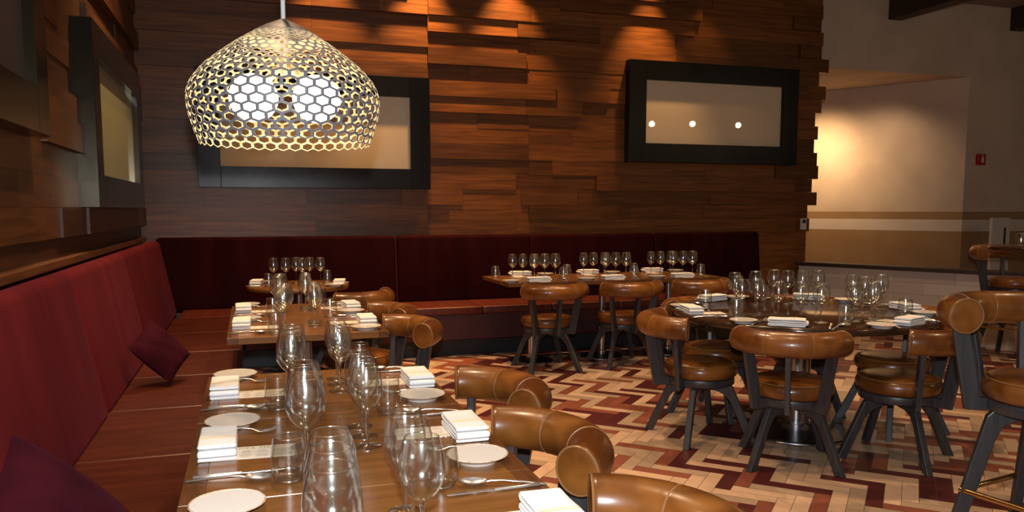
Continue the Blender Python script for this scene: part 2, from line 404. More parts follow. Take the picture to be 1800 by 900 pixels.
# ================================================================== WALL FRAMES
def wall_frame(fn, s0, s1, z0, z1, mem, depth, label, panel, metal='frame_metal'):
    """fn(s, d, z). A deep blackened steel box frame round a glazed panel."""
    root = empty('wall_frame', fn((s0 + s1) / 2, 0, z0)); inv = Vector(root.location)
    f2 = lambda s, d, z: Vector(fn(s, d, z)) - inv
    b = MB()
    def bar(a, c, e, g): b.prism([(a, e), (c, e), (c, g), (a, g)], 0, depth, lambda u, v, t: f2(u, t, v))
    bar(s0, s0 + mem, z0, z1); bar(s1 - mem, s1, z0, z1)
    bar(s0 + mem, s1 - mem, z0, z0 + mem); bar(s0 + mem, s1 - mem, z1 - mem, z1)
    b.build('frame', M[metal], root, smooth=0, bevel=.003)
    b = MB(); b.prism([(s0 + mem, z0 + mem), (s1 - mem, z0 + mem), (s1 - mem, z1 - mem), (s0 + mem, z1 - mem)], .004, .082, lambda u, v, t: f2(u, t, v))
    b.build('glass_panel', panel, root, smooth=0)
    return tag(root, label, 'frame', 'steel frames on the plank walls')
fb = lambda s, d, z: (s, WB - .0 - d, z)
wall_frame(fb, -.42, 1.69, 1.41 + ROW, 1.41 + 8 * ROW, .19, .125, 'wide black steel frame with cream panel, directly behind the honeycomb lamp', M['panel'])
wall_frame(fb, 3.82, 5.93, 1.41 + 3 * ROW, 1.41 + 10 * ROW, .20, .125, 'wide black steel frame with cream panel near the jagged plank wall end, high above the long back table', M['panel'])
fs = lambda s, d, z: (WL + d, s, z)
wall_frame(fs, 5.08, 7.15, 1.377, 1.377 + 7 * ROW, .19, .125, 'black steel frame with olive panel on the side wall, beside the room corner', M['panel_green'], 'lamp_tinted_steel')
wall_frame(fs, 1.85, 3.95, 1.377 + 2 * ROW, 1.377 + 9 * ROW, .19, .125, 'gold-lit steel frame on the side wall cut off by the picture edge', M['toekick'], 'lamp_tinted_steel')

# ================================================================== BANQUETTES
def cushion(b, lo, hi, r, mi=0, n=6, T=None):
    """a padded slab with rounded edges"""
    x0, y0, z0 = lo; x1, y1, z1 = hi; hz = z1 - z0; rings = []
    prof = [(0, 0)] + [(r - r * math.cos(t * PI / 2 / n), 0) for t in ()]
    def rr(ins, z):
        a, c, d, e = x0 + ins, y0 + ins, x1 - ins, y1 - ins; q = min(r * 1.2, (d - a) / 2.2, (e - c) / 2.2); pts = []
        for cx, cy, st in ((d - q, e - q, 0), (a + q, e - q, 90), (a + q, c + q, 180), (d - q, c + q, 270)):
            for i in range(5):
                t = R(st + 22.5 * i); pts.append(Vector((cx + q * math.cos(t), cy + q * math.sin(t), z)))
        return [T @ p for p in pts] if T is not None else pts
    rings.append(rr(r, z0))
    for i in range(1, n + 1): t = PI / 2 * i / n; rings.append(rr(r - r * math.sin(t), z0 + r - r * math.cos(t)))
    for i in range(0, n + 1): t = PI / 2 * i / n; rings.append(rr(r - r * math.cos(t), z1 - r + r * math.sin(t)))
    return b.rings(rings, True, True, mi)
YS = [-.6, .85, 2.35, 3.82, 5.32, 7.32]
bl = empty('banquette', (-.35, 3.4, 0))
def rel(o, root): o.location = tuple(-Vector(root.location)); return o
for a, c in zip(YS, YS[1:]):
    b = MB(); th = math.atan2(.125, .66)
    T = Matrix.Translation((-.60, 0, .45)) @ Matrix.Rotation(-th, 4, 'Y')
    cushion(b, (-.125, a + .003, 0), (0, c - .003, .672), .045, 0, 6, T)
    rel(b.build('back_panel', M['velvet'], bl), bl)
YS2 = [-.6, .85, 2.35, 3.1, 3.86, 4.6, 5.36, 6.2, 7.05]
for a, c in zip(YS2, YS2[1:]):
    b = MB(); cushion(b, (-.66, a + .0003, .33), (-.07, c - .0003, .47), .010)
    rel(b.build('seat_cushion', M['seat_leather'], bl), bl)
b = MB(); b.box((-.84, -.6, .10), (-.095, 7.05, .335)); rel(b.build('seat_base', M['seat_leather'], bl, bevel=.01), bl)
b = MB(); b.box((-.84, -.6, 0), (-.22, 7.05, .10)); rel(b.build('plinth', M['toekick'], bl, smooth=0), bl)
b = MB(); b.box((-.92, -.6, .33), (-.74, 7.5, .95)); rel(b.build('back_board', M['ledge'], bl, smooth=0), bl)
tag(bl, 'long red velvet banquette bench along the side wall, beside the pillows', 'bench')
XS = [-.80, 1.34, 2.73, 4.15, 5.47]
bb = empty('banquette', (2.4, 7.4, 0))
for i, (a, c) in enumerate(zip(XS, XS[1:])):
    b = MB(); th = math.atan2(.07, .66)
    T = Matrix.Translation((0, 7.60, .45)) @ Matrix.Rotation(-th, 4, 'X')
    cushion(b, (a + .003, 0, 0), (c - .003, .095, .672), .04, 0, 6, T)
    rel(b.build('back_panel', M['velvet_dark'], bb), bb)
    if i:
        b = MB(); z = .47; p0 = T @ Vector((a, .006, .03)); p1 = T @ Vector((a, .006, .655)); b.tube([p0, p1], .005, 6)
        rel(b.build('piping', M['velvet'], bb, label='thin bright red piping between two back panels'), bb)
XS2 = [-.07, .62, 1.34, 2.04, 2.73, 3.44, 4.15, 4.8, 5.45]
for a, c in zip([-.585] + XS2[1:], XS2[1:]):
    b = MB(); cushion(b, (a + .001, 7.06, .40), (c - .0003, 7.66, .47), .012)
    rel(b.build('seat_cushion', M['seat_leather_b'], bb), bb)
b = MB(); b.box((-.07, 7.075, .16), (5.44, 7.7, .405)); rel(b.build('seat_base', M['seat_front'], bb, bevel=.01), bb)
b = MB(); b.box((-.2, 7.2, 0), (5.4, 7.7, .16)); rel(b.build('plinth', M['toekick'], bb, smooth=0), bb)
tag(bb, 'dark maroon velvet banquette bench under the framed panels, behind the long back table', 'bench')

# ---- pillows
def pillow_mesh(sz, th):
    b = MB(); n = 16; g = {}
    for side in (1, -1):
        for i in range(n + 1):
            for j in range(n + 1):
                u, v = -1 + 2 * i / n, -1 + 2 * j / n
                e = (1 - u * u) * (1 - v * v)
                k = 1 - .07 * (1 - abs(u)) * 0 - .06 * (1 - v * v) * abs(u) ** 3
                k2 = 1 - .06 * (1 - u * u) * abs(v) ** 3
                h = th * (max(e, 0) ** .42) * side + .004 * math.sin(9 * u + 4 * v) * e
                g[side, i, j] = len(b.v); b.v.append((u * k * sz, v * k2 * sz, h))
        for i in range(n):
            for j in range(n):
                f = [g[side, i, j], g[side, i + 1, j], g[side, i + 1, j + 1], g[side, i, j + 1]]
                b.f.append(f if side > 0 else f[::-1]); b.m.append(0); b.c.append(None)
    return b
def pillow(loc, n, spin, label, k=1):
    o = pillow_mesh(.165 * k, .058 * k).build('throw_pillow', M['pillow'], smooth=80); n = Vector(n).normalized()
    q = n.to_track_quat('Z', 'Y').to_matrix().to_4x4() @ Matrix.Rotation(R(spin), 4, 'Z')
    o.matrix_world = Matrix.Translation(loc) @ q
    return tag(o, label, 'pillow', 'plum pillows on the side bench')
pillow((-.455, 4.42, .640), (.62, -.45, .55), 28, 'plum velvet throw pillow lying on the bench between the two front tables', .84)
pillow((-.405, 1.92, .665), (.75, -.15, .62), 20, 'plum velvet throw pillow in the bottom corner of the picture, beside the first place settings', 1.15)

# ================================================================== CHAIRS
ARC = R(63); AR = .275; TR = .065; OFF = Vector((0, -.05, 0))
def make_chair(bar=False):
    dz = .28 if bar else 0
    root = empty('bar_stool' if bar else 'swivel_chair')
    # seat
    b = MB(); prof = [(0.0, .472), (.12, .471), (.175, .466), (.203, .455), (.216, .437), (.219, .415), (.214, .392), (.20, .378), (.17, .374), (0, .374)]
    b.lathe([(max(r, .0005), z + dz) for r, z in prof], 40); st = b.build('seat', M['leather'], root, smooth=60)
    b = MB(); b.tube([(.2065 * math.cos(t * PI / 20), .2065 * math.sin(t * PI / 20), .4545 + dz) for t in range(40)], .0028, 6, 0, True); b.build('piping', M['piping'], st)
    b = MB(); b.lathe([(.0005, .374 + dz), (.198, .374 + dz), (.20, .368 + dz), (.20, .338 + dz), (.195, .332 + dz), (.0005, .332 + dz)], 36); b.build('swivel_plate', M['chair_wood'], root, smooth=50)
    # backrest bolster on an arc, back towards -Y
    zc = .690 + dz
    def P(a, r=AR): return Vector((r * math.sin(a), -r * math.cos(a), zc)) + OFF
    n = 40; rings = []; m = 28
    prof = [(-ARC - .012, .35), (-ARC - .011, TR * .78), (-ARC - .006, TR * .92)]
    st_a = [-ARC + 2 * ARC * i / n for i in range(n + 1)]
    seams = (-ARC / 3, ARC / 3)
    def rad(a):
        r = TR
        for s_ in seams: r -= .0035 * math.exp(-((a - s_) / .02) ** 2)
        return r
    seq = [(-ARC - .020, TR * .06), (-ARC - .019, TR * .55), (-ARC - .014, TR * .86), (-ARC - .004, TR * .975)] + [(a, rad(a)) for a in st_a] + [(ARC + .004, TR * .975), (ARC + .014, TR * .86), (ARC + .019, TR * .55), (ARC + .020, TR * .06)]
    b = MB()
    for a, r in seq:
        c = P(a); e = Vector((math.sin(a), -math.cos(a), 0)); u = Vector((0, 0, 1))
        rings.append([c + e * (r * math.cos(2 * PI * j / m)) + u * (r * 1.02 * math.sin(2 * PI * j / m)) for j in range(m)])
    b.rings(rings); bk = b.build('backrest', M['leather'], root, smooth=70)
    b = MB()
    for a, k in ((seams[0], .965), (seams[1], .965), (-ARC - .006, .985), (ARC + .006, .985)):
        c = P(a); e = Vector((math.sin(a), -math.cos(a), 0)); u = Vector((0, 0, 1))
        b = MB(); b.tube([c + e * (TR * k * math.cos(2 * PI * j / 28)) + u * (TR * k * 1.02 * math.sin(2 * PI * j / 28)) for j in range(28)], .0032, 6, 0, True)
        b.build('piping', M['piping'], bk)
    # three flat uprights
    for a in (-R(50), 0, R(50)):
        poly = [(.300, .685), (.290, .60), (.240, .322), (.125, .322), (.125, .366), (.190, .372), (.205, .47), (.232, .60), (.240, .685)]
        e = Vector((math.sin(a), -math.cos(a), 0)); s_ = Vector((math.cos(a), math.sin(a), 0))
        b = MB(); b.prism(poly, -.0135, .0135, lambda r, z, t: e * r + s_ * t + OFF + Vector((0, 0, z + dz)))
        b.build('upright', M['chair_wood'], root, smooth=0, bevel=.003)
    # four splayed legs with an arched inner edge
    for i in range(4):
        a = R(45 + 90 * i)
        if bar:
            poly = [(.03, .612), (.175, .612), (.20, .585), (.345, 0), (.298, 0), (.168, .49), (.145, .545), (.10, .572), (.03, .577)]
        else:
            poly = [(.03, .333), (.168, .333), (.192, .318), (.337, 0), (.287, 0), (.186, .225), (.150, .268), (.10, .288), (.03, .292)]
        e = Vector((math.cos(a), math.sin(a), 0)); s_ = Vector((-math.sin(a), math.cos(a), 0))
        b = MB(); b.prism(poly, -.017, .017, lambda r, z, t: e * r + s_ * t + Vector((0, 0, z)))
        b.build('leg', M['chair_wood'], root, smooth=0, bevel=.004)
    if bar:
        for i in range(4):
            a0, a1 = R(45 + 90 * i), R(135 + 90 * i); r = .27
            z = .285
            b = MB(); p0 = Vector((r * math.cos(a0), r * math.sin(a0), z)); p1 = Vector((r * math.cos(a1), r * math.sin(a1), z)); d = (p1 - p0).normalized() * .006
            b.tube([p0 - d, p1 + d], .011, 12); b.build('footrest_rail', M['brass'], root)
    return root
CH = Kind(make_chair()); BS = Kind(make_chair(True))
def chair(x, y, facing, label, group, legs=None):
    """legs: which way the swivel foot is turned, when not square with the back"""
    o = CH.put((x, y, 0), R(facing - 90), label, 'chair', group)
    for c in o.children:
        if c.name.split('.')[0] == 'leg': c.rotation_euler = (0, 0, R(legs - facing) if legs is not None else 0)
    return o
TC = (3.165, 4.02)
def polar(c, a, r): return (c[0] + r * math.cos(R(a)), c[1] + r * math.sin(R(a)))
G1 = 'swivel chairs along the front tables'
chair(.645, 2.72, 194, 'tan leather swivel chair drawn up to the table beneath the honeycomb lamp', G1, 180)
chair(.578, 2.075, 190, 'tan leather swivel chair at the middle front table, its round arm end facing the camera', G1, 180)
chair(.60, 1.385, 188, 'tan leather swivel chair cropped by the picture bottom', G1, 180)
chair(.632, 4.36, 196, 'tan leather swivel chair at the second row of tables, lamp side', G1, 180)
chair(.632, 5.05, 194, 'tan leather swivel chair at the second row of tables, mostly hidden by its neighbour', G1, 180)
chair(.70, 6.24, 124, 'tan leather swivel chair at the small round corner table', 'chairs along the back bench')
G2 = 'chairs along the back bench'
chair(2.39, 6.325, 90, 'tan leather swivel chair at the long back table, end towards the room corner', G2)
chair(3.10, 6.325, 90, 'tan leather swivel chair at the middle of the long back table', G2)
chair(3.79, 6.335, 90, 'tan leather swivel chair at the long back table, end towards the thermostat', G2)
G3 = 'chairs around the big round table'
for a, t in ((229, 'full back towards the camera'), (289, 'back towards the bar stool'), (349, 'half hidden behind the stool-side chair'),
             (49, 'low stone wall side'), (109, 'long back table side'), (169, 'honeycomb lamp side')):
    p = polar(TC, a, .62); chair(p[0], p[1], a + 180, 'tan swivel chair at the big round table, ' + t, G3, a + 180 + 12)
BS.put((2.815, 2.15, 0), R(-80 - 90), 'tall tan leather bar stool with brass foot rail, large at the picture edge', 'bar stool', 'tall leather bar stools')
BS.put((6.64, 5.45, 0), R(-75 - 90), 'tall tan leather bar stool beyond the big round table, beside the low stone wall', 'bar stool', 'tall leather bar stools')

# ================================================================== TABLES
def disc(b, r, z0, z1, n=48, e=.006, mi=0): return b.lathe([(.0005, z0), (r - e, z0), (r, z0 + e), (r, z1 - e), (r - e, z1), (.0005, z1)], n, mi)
def table_base(root, rb, rc, top):
    b = MB(); b.lathe([(.0005, 0), (rb, 0), (rb, .012), (rb - .006, .022), (rb * .5, .034), (rc * 1.6, .04), (.0005, .04)], 40); bs = b.build('base', M['black_metal'], root, smooth=50)
    b = MB(); b.tube([(rb * math.cos(t * PI / 24), rb * math.sin(t * PI / 24), .010) for t in range(48)], .009, 8, 0, True); b.build('rim', M['chrome'], bs, label='thin steel rim of the base')
    b = MB(); b.lathe([(rc, .035), (rc, top - .05)], 24); b.lathe([(rc * 1.5, .035), (rc * 1.5, .07), (rc, .075)], 24); b.build('column', M['chrome'], root)
    b = MB(); b.box((-.22, -.03, top - .055), (.22, .03, top - .03)); b.box((-.03, -.22, top - .055), (.03, .22, top - .03)); b.build('bracket', M['black_metal'], root, smooth=0)
def two_top(along):
    """0.79 x 0.68 table; diners sit on the two 0.79 ends; edge boards run along the diners' edges"""
    root = empty('dining_table'); b = MB(); hx, hy = .39, along / 2 - .0012; e = .05
    b.box((-hx + e + .0006, -hy, .718), (hx - e - .0006, hy, .75)); b.box((-hx, -hy, .718), (-hx + e, hy, .75), 1); b.box((hx - e, -hy, .718), (hx, hy, .75), 1)
    b.build('tabletop', [M['table'], M['table_edge']], root, smooth=0, bevel=.0012); table_base(root, .19, .032, .75)
    return root
TT = Kind(two_top(.678)); T3 = Kind(two_top(.69))
def round_table(r, rb, rc, mtl):
    root = empty('round_table'); b = MB(); disc(b, r, .715, .75, 72); b.build('tabletop', mtl, root, smooth=50); table_base(root, rb, rc, .75); return root

# ================================================================== TABLEWARE
def make_glass(hb, rmax, rrim, h, rf):
    """stemmed wine glass: bowl bottom hb, widest radius rmax, rim radius, total height, foot radius"""
    root = empty('wine_glass'); t = .0011; out = []
    H = h - hb; k = 22
    for i in range(k + 1):
        u = i / k
        if u < .46: r = rmax * math.sin(PI / 2 * (u / .46)) ** .66 if u > 0 else .004
        else: r = rmax - (rmax - rrim) * ((u - .46) / .54) ** 1.9
        out.append((max(r, .004), hb + H * u))
    inn = [(max(r - t, .001), z + (.002 if z < hb + .004 else 0)) for r, z in out][::-1]
    b = MB(); b.lathe(out + [(out[-1][0] - t * .5, h + .0006)] + inn, 32)
    b.tube([((rrim - .0006) * math.cos(t * PI / 18), (rrim - .0006) * math.sin(t * PI / 18), h + .0004) for t in range(36)], .0011, 6, 1, True); b.build('bowl', [M['glass'], M['rim_glass']], root, smooth=80)
    b = MB(); b.lathe([(.0035, .006), (.0034, hb * .5), (.0036, hb * .85), (.006, hb + .002)], 12); b.build('stem', M['stem_glass'], root, smooth=80)
    b = MB(); b.lathe([(.0005, 0), (rf, 0), (rf, .0015), (rf * .6, .004), (rf * .25, .007), (.0045, .012), (.0005, .012)], 32)
    b.tube([(rf * math.cos(t * PI / 18), rf * math.sin(t * PI / 18), .0013) for t in range(36)], .0012, 6, 1, True); b.build('foot', [M['glass'], M['rim_glass']], root, smooth=70)
    return root
def make_tumbler():
    t = .0016; out = [(.024, 0), (.031, .004), (.0385, .02), (.0405, .04), (.039, .07), (.0345, .104)]
    pts = []
    for (r0, z0), (r1, z1) in zip(out, out[1:]):
        for i in range(3): pts.append((r0 + (r1 - r0) * i / 3, z0 + (z1 - z0) * i / 3))
    pts.append(out[-1]); inn = [(r - t, max(z, .009)) for r, z in pts if z > .006][::-1] + [(.02, .008), (.0005, .0075)]
    b = MB(); b.lathe([(.0005, .0)] + pts + inn, 32)
    b.tube([(.0337 * math.cos(t * PI / 18), .0337 * math.sin(t * PI / 18), .104) for t in range(36)], .0011, 6, 1, True)
    b.tube([(.029 * math.cos(t * PI / 18), .029 * math.sin(t * PI / 18), .0062) for t in range(36)], .0018, 6, 1, True)
    return b.build('water_tumbler', [M['tumbler_glass'], M['rim_glass']], smooth=80)
def make_plate():
    b = MB(); b.lathe([(.0005, .002), (.04, .002), (.044, 0), (.049, 0), (.051, .004), (.066, .0125), (.0755, .0175)], 48)
    b2 = [(.0755, .0172), (.0768, .0186), (.0755, .0200), (.0730, .0192)]
    b.lathe([(.0735, .0186), (.064, .0155), (.052, .0075), (.045, .0055), (.0005, .0055)], 48)
    root = b.build('side_plate', M['china'], smooth=60)
    b = MB(); b.lathe(b2 + [(.0735, .0170)], 48, 0, (0, 0), True); b.build('rim', M['china_rim'], root, smooth=60, label='thin brown glazed rim')
    return root
def make_napkin():
    """thick cotton napkin folded in layers; open loops face -Y"""
    root = empty('folded_napkin'); b = MB(); L = .098; W = .045; n = 40
    # one long sheet folded back and forth: a rounded serpentine section extruded along X
    lev = [.0045, .0135, .0245, .0365]; path = []
    for i, z in enumerate(lev):
        ys = [-L + .010 + (2 * L - .02) * t / 10 for t in range(11)]
        if i % 2: ys = ys[::-1]
        for y in ys: path.append((y, z + .0012 * math.sin(y * 40 + i)))
        if i < 3:
            s = 1 if i % 2 == 0 else -1; zc = (z + lev[i + 1]) / 2; r = (lev[i + 1] - z) / 2; y0 = s * (L - .010)
            for t in range(1, 8): a = -PI / 2 + PI * t / 8; path.append((y0 + s * (r + .006) * math.cos(a), zc + r * math.sin(a)))
    half = .0042; P2 = [Vector((y, z, 0)) for y, z in path]; lft, rgt = [], []
    for i, p in enumerate(P2):
        t = (P2[min(i + 1, len(P2) - 1)] - P2[max(i - 1, 0)]).normalized(); nn = Vector((-t.y, t.x, 0)); lft.append(p + nn * half); rgt.append(p - nn * half)
    rings = []
    for x, k in ((-W, .0), (-W + .004, 1), (-W + .02, 1), (-.012, 1), (-.009, 1), (-.004, 1), (-.001, 1), (W - .02, 1), (W - .004, 1), (W, 0)):
        sq = .35 if k == 0 else 1
        ring = []
        for p, q in list(zip(lft, rgt)):
            c = (p + q) / 2; ring.append(Vector((x, (c + (p - c) * sq).x, (c + (p - c) * sq).y)))
        for p, q in list(zip(lft, rgt))[::-1]:
            c = (p + q) / 2; ring.append(Vector((x, (c + (q - c) * sq).x, (c + (q - c) * sq).y)))
        rings.append(ring)
    b.rings(rings); b.build('cloth', M['napkin'], root, smooth=60)
    s = MB()
    for y0, y1 in ((-.030, -.026), (-.019, -.0165)):
        for x0, x1 in ((-W + .003, W - .003),):
            z = .0365 + half + .0012
            s.box((x0, y0, z - .0022), (x1, y1, z + .0001))
    s.build('stripe', M['stripe'], root, smooth=60, label='woven yellow stripe')
    return root
def text_mesh(txt, size, mtl, name, parent, loc, rz=0, rot=None):
    cu = bpy.data.curves.new(name, 'FONT'); cu.body = txt; cu.size = size; cu.extrude = .0001; cu.align_x = 'CENTER'; cu.align_y = 'CENTER'; cu.space_character = 1.15
    t = bpy.data.objects.new(name + '_text', cu); COL.objects.link(t); bpy.context.view_layer.update()
    me = bpy.data.meshes.new_from_object(t.evaluated_get(bpy.context.evaluated_depsgraph_get())); COL.objects.unlink(t); bpy.data.objects.remove(t)
    me.materials.clear(); me.materials.append(mtl); me.name = name
    o = bpy.data.objects.new(name, me); COL.objects.link(o); o.parent = parent; o.location = loc; o.rotation_euler = rot or (0, 0, rz); return o
def make_menu():
    root = empty('menu_card'); b = MB(); b.box((-.115, -.052, 0), (.115, .052, .0009)); b.build('card', M['paper'], root, smooth=0)
    text_mesh('DINNER MENU', .021, M['olive_ink'], 'heading', root, (.01, .037, .00095))
    b = MB(); q = random.Random(2)
    for cx in (-.085, -.045, -.005, .035, .075, .1):
        for r in range(11):
            if r in (5,) : continue
            wd = q.uniform(.008, .016); y = .018 - r * .0058; b.box((cx - wd, y, .0009), (cx + wd, y + .0017, .00105))
    b.build('printed_lines', M['ink'], root, smooth=0)
    return root
def loft_flat(b, secs):
    """secs: (y, half width, z, half thickness, dx)"""
    rings = []
    for y, wd, z, th in secs:
        rings.append([(wd * math.cos(2 * PI * j / 12), y, z + th * math.sin(2 * PI * j / 12)) for j in range(12)])
    b.rings(rings)
def make_knife():
    root = empty('table_knife'); b = MB()
    loft_flat(b, [(-.108, .003, .005, .002), (-.105, .0065, .005, .0038), (-.06, .0068, .005, .0038), (-.01, .0058, .005, .0035), (0, .0045, .005, .003)]); b.build('handle', M['cutlery'], root, smooth=60)
    b = MB(); b.prism([(-.0042, 0), (.005, 0), (.0072, .03), (.0078, .07), (.005, .098), (.0, .108), (-.0042, .104)], .0042, .0058, lambda u, v, t: (u, v, t)); b.build('blade', M['cutlery'], root, smooth=0, bevel=.0005)
    return root
def make_spoon():
    root = empty('table_spoon'); b = MB()
    loft_flat(b, [(-.10, .003, .002, .0012), (-.096, .0068, .0025, .0018), (-.05, .005, .008, .002), (0, .0036, .0125, .002), (.025, .0036, .0115, .0022), (.037, .004, .009, .002)]); b.build('handle', M['cutlery'], root, smooth=60)
    b = MB(); n = 10; m = 16; v = []; 
    for side in (0, 1):
        for i in range(n + 1):
            for j in range(m):
                r = i / n; a = 2 * PI * j / m; wy = .033 * math.sin(a); wx = .020 * math.cos(a) * (1 - .12 * math.sin(a))
                v.append((wx * r, .066 + wy * r, .0012 + .0105 * r ** 2.2 - (0 if side == 0 else -.0011)))
    fs = []
    for side in (0, 1):
        o = side * (n + 1) * m
        for i in range(n):
            for j in range(m): fs.append([o + i * m + j, o + i * m + (j + 1) % m, o + (i + 1) * m + (j + 1) % m, o + (i + 1) * m + j])
    for j in range(m): fs.append([n * m + j, n * m + (j + 1) % m, (n + 1) * m + n * m + (j + 1) % m, (n + 1) * m + n * m + j])
    b.add(v, fs); b.build('bowl', M['cutlery'], root, smooth=70)
    return root
def make_fork():
    root = empty('table_fork'); b = MB()
    loft_flat(b, [(-.10, .003, .002, .0012), (-.096, .0066, .0025, .0018), (-.05, .005, .009, .002), (0, .0036, .0145, .002), (.03, .0036, .012, .002), (.042, .0085, .0085, .0016), (.052, .0115, .0065, .0013), (.062, .0118, .0058, .0012)]); b.build('handle', M['cutlery'], root, smooth=60)
    for x in (-.0096, -.0032, .0032, .0096):
        b = MB(); b.tube([(x, .060, .0060), (x, .072, .0068), (x, .086, .0105), (x * .96, .102, .0185)], [.0018, .0018, .0016, .0009], 6); b.build('tine', M['cutlery'], root)
    return root
WG1 = Kind(make_glass(.098, .0475, .035, .224, .038)); WG2 = Kind(make_glass(.096, .0425, .0315, .216, .037)); WG3 = Kind(make_glass(.098, .044, .034, .214, .037))
TU = Kind(make_tumbler()); PL = Kind(make_plate()); NA = Kind(make_napkin()); ME = Kind(make_menu()); KN = Kind(make_knife()); SPN = Kind(make_spoon()); FK = Kind(make_fork())
TOP = .7502
jit = random.Random(21)
def setting(ox, oy, face, seat, grp, dv=0, items='pfnmkst', vs=1.0, us=1.0):
    """a place setting; (ox, oy) is the middle of the diner's table edge, face the diner's direction in degrees"""
    f = R(face); U = (math.cos(f), math.sin(f)); V = (-math.sin(f), math.cos(f))
    def at(u, v): u *= us; v = (v + dv) * vs; return (ox + U[0] * u + V[0] * v, oy + U[1] * u + V[1] * v)
    j = lambda s=1.5: R(jit.uniform(-s, s))
    rz = f - PI / 2              # local +Y of cutlery points away from the diner
    def p(kind, u, v, z, r, what, cat):
        x, y = at(u + jit.uniform(-.004, .004), v + jit.uniform(-.004, .004)); return kind.put((x, y, TOP + z), r, what + ' ' + seat, cat, cat + 's ' + grp)
    if 'p' in items: p(PL, .098, .285, 0, 0, 'speckled white side plate', 'plate')
    if 'f' in items: p(FK, .122, .200, 0, rz - R(16) + j(3), 'steel fork', 'fork')
    if 'm' in items: p(ME, .138, .0, .0, f - R(2) + j(2), 'printed dinner menu card', 'menu')
    if 'n' in items: p(NA, .068, .042, .0012, (f if math.cos(f) > -.3 else f + PI) + j(4), 'folded white napkin with yellow stripe', 'napkin')
    if 'k' in items: p(KN, .128, -.170, 0, rz + j(2), 'steel knife', 'knife')
    if 's' in items: p(SPN, .100, -.207, 0, rz - R(14) + j(3), 'steel spoon', 'spoon')
    if 't' in items: p(TU, .232, -.245, 0, 0, 'clear water tumbler', 'tumbler')
def six_glasses(cx, cy, rot, tn, grp, near, far, swap=False):
    c, s = math.cos(R(rot)), math.sin(R(rot))
    for nm, kind, pts in ((near, WG1, [(-.105, .012), (-.110, -.086), (-.118, -.184)]), (far, WG2, [(.056, .160), (.052, .062), (.047, -.045)])):
        for k, (x, y) in enumerate(pts):
            x += jit.uniform(-.004, .004); y += jit.uniform(-.0012, .0012)
            kind.put((cx + c * x - s * y, cy + s * x + c * y, TOP), jit.uniform(0, 6),
                     'stemmed wine glass, %s of three in the %s row, %s' % (('first', 'middle', 'last')[k], nm, tn), 'wine glass', 'wine glasses ' + grp)
FT = [(.23, 2.77, 'front table under the honeycomb lamp'), (.23, 2.09, 'middle front table'), (.23, 1.41, 'front table cut by picture bottom'),
      (.27, 4.35, 'second-row table on the lamp side'), (.27, 5.03, 'second-row table on the corner side')]
for cx, cy, tn in FT:
    TT.put((cx, cy, 0), 0, 'square walnut dining table, ' + tn, 'table', 'square tables along the side bench')
    setting(cx - .39, cy, 0, 'at the bench seat, ' + tn, 'on the front tables')
    setting(cx + .39, cy, 180, 'at the chair seat, ' + tn, 'on the front tables', -.045)
    six_glasses(cx, cy, 0, tn, 'on the front tables', 'bench-side', 'chair-side')
for cx, tn in ((2.38, 'back table towards the room corner'), (3.07, 'middle back table'), (3.76, 'back table towards the thermostat')):
    T3.put((cx, 6.68, 0), R(90), 'square walnut dining table, ' + tn, 'table', 'square tables along the back bench')
    setting(cx, 6.68 - .39, 90, 'at the chair seat, ' + tn, 'on the back tables')
    setting(cx, 6.68 + .39, 270, 'at the bench seat, ' + tn, 'on the back tables', -.045)
    six_glasses(cx, 6.68, 90, tn, 'on the back tables', 'chair-side', 'bench-side')
# small round table in the corner
SC = (.37, 6.74)
r = round_table(.405, .22, .032, M['table']); r.location = (*SC, 0); tag(r, 'small round walnut table in the room corner, before the maroon bench', 'table')
for a, t in ((172, 'bench-side seat, small round corner table'), (-12, 'chair-side seat, small round corner table')):
    p = polar(SC, a, .385); setting(p[0], p[1], a + 180, t, 'on the small round table', 0, 'pnkt', .62, .72)
for k, (x, y) in enumerate(((-.19, .10), (-.095, .07), (-.01, .13), (.035, .035), (.10, .11), (.185, .07))):
    WG3.put((SC[0] + x, SC[1] + y, TOP), k, 'stemmed wine glass, %s of six from the side bench, small round corner table' % ('first', 'second', 'third', 'fourth', 'fifth', 'sixth')[k], 'wine glass', 'wine glasses on the small round table')
# big round table
r = round_table(.762, .32, .075, M['round_top']); r.location = (*TC, 0); tag(r, 'big dark round dining table ringed by six swivel chairs', 'table')
for a, t in ((229, 'camera-side seat'), (289, 'bar-stool-side seat'), (349, 'low-wall-side seat'), (49, 'thermostat-side seat'), (109, 'back-table-side seat'), (169, 'lamp-side seat')):
    p = polar(TC, a, .745); setting(p[0], p[1], a + 180, t + ', big round table', 'on the big round table', -.02, 'pfnkst' if a not in (169, 289) else 'pfnmkst', .97)
RGM = [('lamp-side', [(2.801, 4.148), (2.689, 3.926), (2.789, 3.92), (3.125, 4.416), (2.927, 4.356)]), ('centre', [(2.8, 3.74), (2.901, 3.68), (2.955, 3.577), (3.311, 4.478), (3.354, 4.388), (3.451, 4.364), (3.547, 4.333)]), ('stool-side', [(3.156, 3.556), (3.252, 3.524), (3.344, 3.601), (3.539, 4.002), (3.499, 3.856), (3.704, 3.948)])]
for nm, pts in RGM:
    for k, (x, y) in enumerate(pts):
        WG3.put((x, y, TOP), k, 'stemmed wine glass, %s in the %s cluster, big round table' % (('first', 'second', 'third', 'fourth', 'fifth', 'sixth', 'seventh')[k], nm), 'wine glass', 'wine glasses on the big round table')
